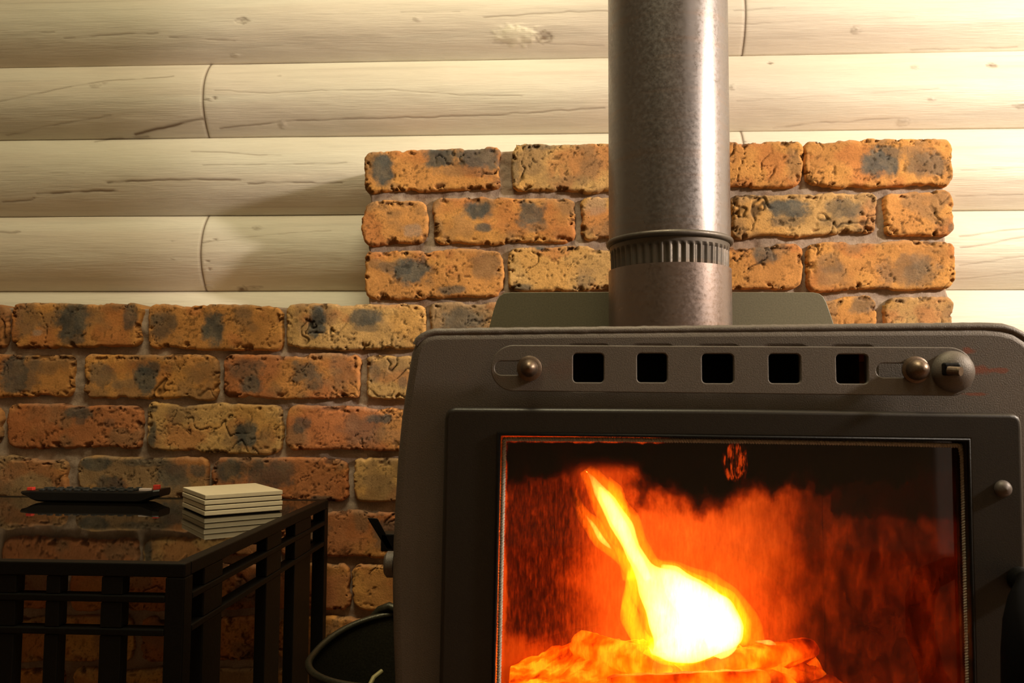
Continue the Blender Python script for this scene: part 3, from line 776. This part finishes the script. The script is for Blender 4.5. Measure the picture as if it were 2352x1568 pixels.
# rivet and handle on the door
bm = bmesh.new(); c = at(2303, 1122, YD); R = .0062
add_lathe(bm, c, [(.0001, R*.9), (R*.5, R*.78), (R*.85, R*.48), (R, .1*R), (R, 0)], 24, 'Y')
child_bm('rivet', bm, simple('rivet_steel', srgb(92, 84, 80), .5, .3), door)
bm = bmesh.new()
hp = [(2356, 1330, .600), (2356, 1345, .592), (2350, 1378, .577), (2345, 1430, .562), (2343, 1500, .556), (2344, 1600, .556), (2347, 1700, .565), (2352, 1760, .590)]
add_tube(bm, [at(x, y, Y) for x, y, Y in hp], [.006, .0065, .009, .0105, .011, .011, .010, .007], 18)
M_handle = simple('handle_black', srgb(8, 7, 7), .9)
M_handle.node_tree.nodes['Principled BSDF'].inputs['Specular IOR Level'].default_value = 0.05
hd = child_bm('door_handle', bm, M_handle, door)
bm = bmesh.new(); a = at(2356, 1335, .61); add_lathe(bm, (a.x, YD+.001, a.z), [(.009, 0), (.009, .004), (.006, .02), (.0001, .02)], 20, 'Y'); child_bm('handle_mount', bm, M_black, door)
# latch bracket on the left side
bm = bmesh.new()
add_hexa(bm, [at(888, 1262, .80), at(906, 1262, .80), at(906, 1262, .82), at(888, 1262, .82), at(843, 1188, .80), at(867, 1190, .80), at(867, 1190, .82), at(843, 1188, .82)], .001)
b0, b1 = at(874, 1266, .80), at(874, 1226, .80)
add_box(bm, b0.x, bx0+.002, .80, .82, b0.z, b1.z, .001)
from_bm('side_bracket', bm, M_black, stove)
bm = bmesh.new()
c = at(883, 1297, .665)
add_tube(bm, [(bx0+.002, .668, c.z), (c.x+.008, .668, c.z), (c.x+.0078, .668, c.z), (c.x+.002, .668, c.z), (c.x, .668, c.z), (c.x-.001, .668, c.z)], [.006, .006, .0105, .0105, .008, .003], 20)
from_bm('side_bolt', bm, M_panel, stove, True)
# flue collar of the stove
PX, PY, PR = (at(1399, 650, 1.02).x+at(1677, 650, 1.02).x)/2, 1.02, .0752
PZ = at(1538, 607, PY).z
bm = bmesh.new()
zc = at(1538, 601, PY-PR).z
add_lathe(bm, (PX, PY, 0), [(PR, bz1-.01), (PR, zc), (PR-.002, zc), (PR-.002, bz1-.01)], 96)
from_bm('flue_collar', bm, M_pipe2, stove, True)

# ------------------------------------------------------------------ flue pipe
zb = at(1538, 533, PY-PR).z
pipe = empty('flue_pipe', (PX, PY, zc))
tag(pipe, 'round grey steel flue pipe rising from the stove past the brick panel', 'flue pipe')
bm = bmesh.new(); add_lathe(bm, (PX, PY, 0), [(PR-.0005, zb), (PR-.0005, 2.6), (PR-.004, 2.6), (PR-.004, zb)], 96)
from_bm('pipe_section', bm, M_pipe, pipe, True)
bm = bmesh.new()
add_lathe(bm, (PX, PY, 0), [(PR-.001, zb+.0035)]+[(PR+.0028*math.cos(a), zb+.0035*math.sin(a)) for a in [math.radians(x) for x in (70, 45, 20, 0, -20, -45, -70)]]+[(PR-.001, zb-.004)], 96)
from_bm('bead_ring', bm, M_band, pipe, True)
bm = bmesh.new()
n = 96*4; rings = []
for zz, amp, ro in ((zb-.002, 0, -.0014), (zb-.009, 0, -.0022), (zb-.013, 1, -.0024), (zc+.002, 1, -.0030), (zc-.02, 1, -.0042)):
    ring = []
    for k in range(n):
        a = k*2*math.pi/n; w = max(0, math.cos(k*2*math.pi/4/2.0*1.0)) if amp else 0
        ph = (k % 8)/8*2*math.pi
        r = PR+ro+amp*.0011*(math.cos(ph)-1)
        ring.append(bm.verts.new((PX+r*math.cos(a), PY+r*math.sin(a), zz)))
    rings.append(ring)
for i in range(len(rings)-1):
    for k in range(n): bm.faces.new((rings[i][k], rings[i][(k+1) % n], rings[i+1][(k+1) % n], rings[i+1][k]))
from_bm('crimped_band', bm, M_band, pipe, False)

# ------------------------------------------------------------------ fire
YFI = .84
def vol_mat(name, col, strength):
    t = NT(name); t.t.nodes.remove(t.b)
    e = t.n('ShaderNodeEmission'); e.inputs[0].default_value = (*col, 1); e.inputs[1].default_value = strength
    t.l(e.outputs[0], t.out.inputs['Volume']); return t.m
V_core = vol_mat('flame_core_glow', (1.0, .62, .22), 700)
V_mid = vol_mat('flame_glow', (1.0, .46, .010), 110)
V_low = vol_mat('low_flame_glow', (1.0, .42, .004), 48)
V_out = vol_mat('flame_veil_glow', (1.0, .10, .001), 3.2)
flame = empty('flame', at(1580, 1500, YFI))
tag(flame, 'white-hot and yellow flame leaning up to the left behind the stove glass', 'flame')
def tongue(name, pts, mat, grow=0.0, sq=.8, seed=0, jit=.12):
    """pts: (px, py, radius px)"""
    # catmull-rom resample
    P = [(at(x, y, YFI+dy), r) for x, y, r, dy in [(p+(0,))[:4] if len(p) == 3 else p for p in pts]]
    out = []
    for i in range(len(P)-1):
        p0, p1, p2, p3 = P[max(i-1, 0)], P[i], P[i+1], P[min(i+2, len(P)-1)]
        for j in range(8):
            t = j/8
            f = lambda a, b, c, d: .5*((2*b)+(-a+c)*t+(2*a-5*b+4*c-d)*t*t+(-a+3*b-3*c+d)*t**3)
            out.append((Vector([f(p0[0][k], p1[0][k], p2[0][k], p3[0][k]) for k in range(3)]), max(.4, f(p0[1], p1[1], p2[1], p3[1]))))
    out.append(P[-1])
    bm = bmesh.new()
    add_tube(bm, [o[0] for o in out], [(o[1]+grow)*YFI/FPX for o in out], 20, True, sq)
    me_v = bm.verts
    for v in me_v:
        n = math.sin(v.co.x*170+seed)*math.sin(v.co.z*120+seed*2)*math.sin(v.co.y*150+seed)
        v.co += Vector((n, 0, n*.5))*.0035*jit*8
    return from_bm(name, bm, mat, flame, True)
body = [(1345, 1078, 2), (1372, 1115, 15), (1402, 1165, 25), (1432, 1215, 28), (1455, 1265, 24), (1480, 1310, 30), (1515, 1350, 55), (1560, 1400, 85), (1590, 1440, 108), (1600, 1470, 110), (1605, 1495, 85), (1610, 1512, 30)]
tongue('flame_core', body, V_core, -4, .6)
tongue('flame_core', [(1345, 1180, 2), (1375, 1225, 7), (1395, 1250, 5), (1405, 1262, 1)], V_core, -1, 1)
tongue('flame_core', [(1522, 1296, 3), (1540, 1320, 24), (1575, 1360, 42), (1620, 1400, 50), (1650, 1440, 50), (1655, 1480, 36), (1645, 1508, 12)], V_core, 0, .6)
tongue('flame_core', [(1380, 1118, 3), (1402, 1162, 13), (1430, 1215, 15), (1455, 1268, 14), (1490, 1330, 10)], V_core, 0, 1)
tongue('flame_core', [(1735, 1472, 1), (1752, 1474, 4), (1768, 1476, 6), (1782, 1480, 1)], V_core, 0, 1)
tongue('flame_tongue', body, V_mid, 14, .6)
tongue('flame_tongue', [(1322, 1120, 2), (1322, 1140, 7), (1342, 1180, 17), (1372, 1225, 26), (1400, 1262, 16), (1440, 1290, 20), (1450, 1330, 24)], V_mid, 0, .8)
tongue('flame_tongue', [(1400, 1095, 3), (1415, 1140, 30), (1430, 1190, 30), (1450, 1240, 16)], V_mid, 0, .6)
tongue('flame_tongue', [(1455, 1290, 14), (1450, 1350, 36), (1445, 1400, 40), (1460, 1450, 42), (1500, 1490, 40), (1560, 1500, 30)], V_mid, 0, .45)
tongue('flame_tongue', [(1500, 1285, 4), (1560, 1310, 18), (1640, 1350, 28), (1690, 1400, 34), (1720, 1450, 34), (1740, 1480, 20)], V_mid, 0, .6)
tongue('flame_tongue', [(1340, 1488, 2), (1390, 1487, 8), (1450, 1490, 20), (1480, 1500, 22)], V_mid, 0, .5)
tongue('flame_tongue', [(1380, 1540, 10), (1450, 1545, 40), (1560, 1550, 48), (1680, 1545, 48), (1790, 1520, 30), (1840, 1500, 4)], V_low, 0, .5)
tongue('flame_veil', [(1330, 1060, 6), (1370, 1110, 70), (1430, 1200, 90), (1480, 1300, 120), (1540, 1400, 210), (1590, 1500, 260), (1600, 1580, 230)], V_out, 0, .5)
tongue('flame_veil', [(1360, 1090, 8), (1400, 1150, 55), (1440, 1250, 60), (1500, 1350, 120), (1580, 1440, 190), (1600, 1530, 160)], V_out, 0, .5, 3)
tongue('flame_veil', [(1200, 1500, 20), (1350, 1530, 90), (1550, 1560, 110), (1750, 1550, 90), (1900, 1540, 20)], V_out, 0, .6, 5)

def ember_mat(name, lo, hi, strength):
    t = NT(name)
    n = t.noise(34, 4, 0.5)
    t.set(Base__Color=(.02, .015, .01), Roughness=.9)
    t.l(t.ramp(n, [(lo-.1, (.10, .006, 0)), (lo, (.30, .03, 0)), ((lo+hi)/2, (.8, .16, .002)), (hi, (1.0, .42, .02))]), t.b.inputs['Emission Color'])
    t.b.inputs['Emission Strength'].default_value = strength
    t.bump(n, .004)
    return t.m
M_ember = ember_mat('glowing_ember', .36, .64, 4.0)
M_burn = ember_mat('burning_wood', .34, .66, 4.0)
def firewood(x0, y0, x1, y1, Y0, Y1, r, label, seed):
    a, b = at(x0, y0, Y0), at(x1, y1, Y1); random.seed(seed)
    bm = bmesh.new(); n = 22; rings = []
    d = (b-a); t_ = d.normalized(); u_ = Vector((0, 0, 1)); u_ = (u_-t_*u_.dot(t_)).normalized(); w_ = t_.cross(u_)
    m = 14; offs = [random.uniform(.82, 1.12) for _ in range(m)]
    for i in range(n+1):
        f = i/n; c = a+d*f; taper = 1 if 0 < i < n else .88
        rings.append([bm.verts.new(c+(u_*math.cos(k*2*math.pi/m)+w_*math.sin(k*2*math.pi/m))*r*taper*offs[k]*random.uniform(.95, 1.05)) for k in range(m)])
    for i in range(n):
        for k in range(m): bm.faces.new((rings[i][k], rings[i][(k+1) % m], rings[i+1][(k+1) % m], rings[i+1][k]))
    bm.faces.new(rings[0][::-1]); bm.faces.new(rings[-1])
    o = from_bm('firewood', bm, M_burn, None, True)
    tag(o, label, 'firewood', 'firewood burning in the stove')
firewood(1400, 1585, 1760, 1570, .76, .78, .015, 'glowing split log lying across the front of the stove fire', 1)
firewood(1520, 1535, 1330, 1480, .84, .97, .015, 'glowing log behind the stove glass slanting back to the left', 2)
firewood(1640, 1530, 1860, 1490, .86, .97, .014, 'glowing log at the back of the stove fire under the flame', 3)
# ember bed
xs = np.linspace(lx0+.027, lx1-.027, 90); ys = np.linspace(by0+.03, iy1-.032, 70)
X, Y = np.meshgrid(xs, ys, indexing='ij')
zt = at(1600, 1600, .80).z
zt = at(1600, 1512, .90).z
Z = zt-.024+fbm(X*35, Y*35, 0, 91, 4)*.034-((X-at(1600, 1512, .9).x)**2)*.9-np.clip(.82-Y, 0, 1)*.22
me = np_mesh('ember_bed', np.stack([X, Y, Z], -1).reshape(-1, 3), grid_faces(90, 70)); bme = bmesh.new(); bme.from_mesh(me)
r_ = bmesh.ops.extrude_face_region(bme, geom=bme.faces[:]); 
for g in r_['geom']:
    if isinstance(g, bmesh.types.BMVert): g.co.z = lz0
bmesh.ops.recalc_face_normals(bme, faces=bme.faces[:]); bme.to_mesh(me); bme.free()
o = link('ember_bed', me, M_ember); tag(o, 'bed of glowing orange embers on the floor of the stove', 'embers', kind='stuff')
for nm, px, py, Y, e, r in (('fire_light', 1560, 1450, .80, 1.35, .03), ('fire_light', 1440, 1290, .84, .5, .02), ('fire_light', 1350, 1560, .76, 1.0, .03)):
    point_light(nm, at(px, py, Y), e, (1.0, .16, .008), r)

# ------------------------------------------------------------------ side table
TZ = at(425, 1295, .783).z
TX = at(425, 1295, .783).x
TY0, TY1 = .783, 1.285
TXL = TX-.60
table = empty('side_table', ((TX+TXL)/2, (TY0+TY1)/2, 0))
tag(table, 'black metal slatted side table with smoked glass top', 'side table')
bm = bmesh.new(); add_box(bm, TXL+.012, TX-.012, TY0+.012, TY1-.012, TZ-.0055, TZ-.0005, .0006); from_bm('glass_top', bm, M_glasstop, table)
fw, fh = .014, .013
def bar(bm, x0, x1, y0, y1, z0, z1): add_box(bm, x0, x1, y0, y1, z0, z1, .0012, 2)
bm = bmesh.new()
for (a, b, c_, d_) in ((TXL, TX, TY0, TY0+fw), (TXL, TX, TY1-fw, TY1), (TXL, TXL+fw, TY0+fw, TY1-fw), (TX-fw, TX, TY0+fw, TY1-fw)):
    bar(bm, a, b, c_, d_, TZ-fh, TZ)
from_bm('top_frame', bm, M_black, table)
def zpx(py): return at(425, py, TY0).z
tubew = .019
def rail_ring(zt, zb_):
    for (a, b, c_, d_) in ((TXL+tubew, TX-tubew, TY0, TY0+.016), (TXL+tubew, TX-tubew, TY1-.016, TY1), (TXL, TXL+.016, TY0+tubew, TY1-tubew), (TX-.016, TX, TY0+tubew, TY1-tubew)):
        bm = bmesh.new(); bar(bm, a, b, c_, d_, zb_, zt); from_bm('rail', bm, M_black, table)
rail_ring(zpx(1370), zpx(1386)); rail_ring(zpx(1447), zpx(1463)); rail_ring(.09, .072)
zlow = zpx(1463)
for X_, Y_ in ((TX-tubew, TY0), (TX-tubew, TY1-tubew), (TXL, TY0), (TXL, TY1-tubew)):
    bm = bmesh.new(); bar(bm, X_, X_+tubew, Y_, Y_+tubew, 0, TZ-fh-.0002); from_bm('leg', bm, M_black, table)
def slat(x0, x1, y0, y1):
    z = [TZ-fh-.0003, zpx(1370)+.0002, zpx(1386)-.0002, zpx(1447)+.0002, zpx(1463)-.0002, .0905]
    bm = bmesh.new()
    for a, b in ((0, 1), (2, 3), (4, 5)): bar(bm, x0, x1, y0, y1, z[b], z[a])
    from_bm('slat', bm, M_black, table)
xf = lambda px: at(px, 1340, TY0).x
for a, b in ((231, 281), (104, 137), (-20, 36), (-150, -115), (-260, -210)):
    slat(xf(a), xf(b), TY0+.001, TY0+.015)
for a, b in ((469, 512), (612, 645), (676, 712)):
    y0, y1 = at_x(a, 1400, TX).y, at_x(b, 1400, TX).y
    slat(TX-.015, TX-.001, y0, y1)

# coasters
def coaster_stack():
    z0 = TZ
    h = .0066; gap = .0008
    fr, rt, lf = at_z(469.5, 1187, z0), at_z(648, 1173, z0), at_z(427, 1164, z0)
    s = (rt-fr).length; ang = math.atan2((rt-fr).y, (rt-fr).x)
    zt = at(469.5, 1136.5, fr.y).z-TZ
    pitch = zt/4
    labels = ['stone coaster at the bottom of the stack on the table', 'stone coaster second from the bottom of the stack', 'stone coaster second from the top of the stack', 'stone coaster on top of the stack, its whole face showing']
    for i in range(4):
        e = empty('coaster', (fr.x, fr.y, z0+i*pitch)); e.rotation_euler.z = ang
        tag(e, 'square cream '+labels[i], 'coaster', 'cream coasters stacked on the glass table')
        j = [0, .0006, -.0005, .0003][i]
        d = (lf-fr).length
        bm = bmesh.new(); add_box(bm, .002+j, s-.002+j, .002, d-.002, 0.0, .0011); o = from_bm('cork_backing', bm, M_cork, None); o.parent = e
        bm = bmesh.new(); add_box(bm, j, s+j, 0, d, .0012, pitch-.0001, .0008, 2); o = from_bm('stone_tile', bm, M_stone, None); o.parent = e
coaster_stack()

# remote control
def remote():
    a = at_z(70, 1156, TZ); b = at_z(338, 1156, TZ)
    yc = (a.y+b.y)/2
    yc = max(a.y, b.y)
    x0, x1 = at(42, 1140, yc).x, at(362, 1136, yc).x
    L = x1-x0; W = .046
    e = empty('remote_control', (x0, yc, TZ)); tag(e, 'black remote control lying on the glass table top', 'remote control')
    # boat shaped body
    bm = bmesh.new(); n = 26; rings = []
    for i in range(n+1):
        f = i/n; x = f*L
        top = .0165+.0035*sstep(.86, 1, f)-.001*(1-sstep(0, .1, f))
        bot = .0002+.010*(1-sstep(0, .16, f))**1.3+.009*sstep(.84, 1, f)**1.3
        w = W/2*(1-.25*(1-sstep(0, .07, f))-.2*sstep(.94, 1, f))
        rings.append([bm.verts.new((x, yv*w+W/2, zv)) for yv, zv in ((-.8, bot), (-1, bot+.003), (-1, top-.002), (-.93, top), (.93, top), (1, top-.002), (1, bot+.003), (.8, bot))])
    for i in range(n):
        for k in range(8): bm.faces.new((rings[i][k], rings[i][(k+1) % 8], rings[i+1][(k+1) % 8], rings[i+1][k]))
    bm.faces.new(rings[0][::-1]); bm.faces.new(rings[-1])
    o = from_bm('casing', bm, M_plastic, None, False); o.parent = e
    def key(f, y, w, d, h, m, lab=None):
        bm = bmesh.new(); add_box(bm, f*L-w/2, f*L+w/2, y-d/2, y+d/2, .0166, .0166+h, .0006, 2)
        o = from_bm('button', bm, m, None); o.parent = e
        if lab: o['label'] = lab
    key(.055, .012, .009, .008, .0045, M_red, 'red button')
    key(.87, .018, .018, .006, .004, M_white, 'white button'); key(.925, .030, .009, .007, .008, M_red, 'red button')
    random.seed(8)
    for i in range(11):
        for yy in (.010, .023, .036):
            key(.14+i*.064, yy, .007, .006, .0022+random.uniform(0, .0016), M_key)
remote()

# ------------------------------------------------------------------ bucket
def bucket():
    Yc = .95
    c = at(905, 1512, Yc); R = .095
    e = empty('ash_bucket', (c.x, Yc, 0)); tag(e, 'dark iron ash bucket with rolled rim between the side table and the stove', 'bucket')
    n = 72
    def rimz(a): return max(0, math.sin(a))**1.3*.026
    def rimp(a, r=R, dz=0): return Vector((c.x+r*math.cos(a), Yc+r*math.sin(a), c.z+rimz(a)+dz))
    bm = bmesh.new(); hb = c.z-.02
    prof = [(1.0, 0), (.985, -.02), (.95, -.10), (.88, -hb)]
    rings = []
    for f, dz in prof: rings.append([bm.verts.new(rimp(k*2*math.pi/n, R*f, 0) if dz == 0 else Vector((c.x+R*f*math.cos(k*2*math.pi/n), Yc+R*f*math.sin(k*2*math.pi/n), c.z+dz+(rimz(k*2*math.pi/n)*.6 if dz > -.05 else 0)))) for k in range(n)])
    for f, dz in prof[::-1]: rings.append([bm.verts.new(v.co*1) for v in rings[prof.index((f, dz))]])
    for ring in rings[4:]:
        for v in ring:
            d = Vector((v.co.x-c.x, v.co.y-Yc, 0)); v.co -= d.normalized()*.0016
    for v in rings[4]: v.co.z += .003
    for i in range(7):
        if i == 3: continue
        for k in range(n): bm.faces.new((rings[i][k], rings[i][(k+1) % n], rings[i+1][(k+1) % n], rings[i+1][k]))
    bm.faces.new(rings[3]); bm.faces.new(rings[4][::-1])
    for k in range(n): bm.faces.new((rings[0][k], rings[7][k], rings[7][(k+1) % n], rings[0][(k+1) % n]))
    from_bm('bowl', bm, M_bucket, e, True)
    bm = bmesh.new(); pts = [rimp(k*2*math.pi/n) for k in range(n+1)]
    add_tube(bm, pts, .0042, 10, False); bmesh.ops.remove_doubles(bm, verts=bm.verts[:], dist=1e-5)
    from_bm('rolled_rim', bm, M_bucket, e, True)
    bm = bmesh.new(); a0 = math.radians(105)
    p = rimp(a0)
    add_tube(bm, [p+Vector((-.022, 0, -.004)), p+Vector((-.012, 0, .006)), p+Vector((0, 0, .010)), p+Vector((.012, 0, .006)), p+Vector((.018, 0, -.004)), p+Vector((.020, .001, -.03))], [.004, .005, .006, .006, .005, .004], 12)
    from_bm('handle_lug', bm, M_bucket, e, True)
    bm = bmesh.new()
    q0, q1, q2 = at(850, 1572, .93), at(858, 1556, .94), at(877, 1541, .95)
    base = Vector((q0.x+.006, .93, .03))
    add_tube(bm, [base, q0+Vector((0, 0, -.01)), q0, q1, q2], [.0028]*5, 10)
    o = from_bm('fire_poker', bm, M_rod, None, True); tag(o, 'pale bent metal rod standing inside the dark ash bucket', 'poker')
bucket()
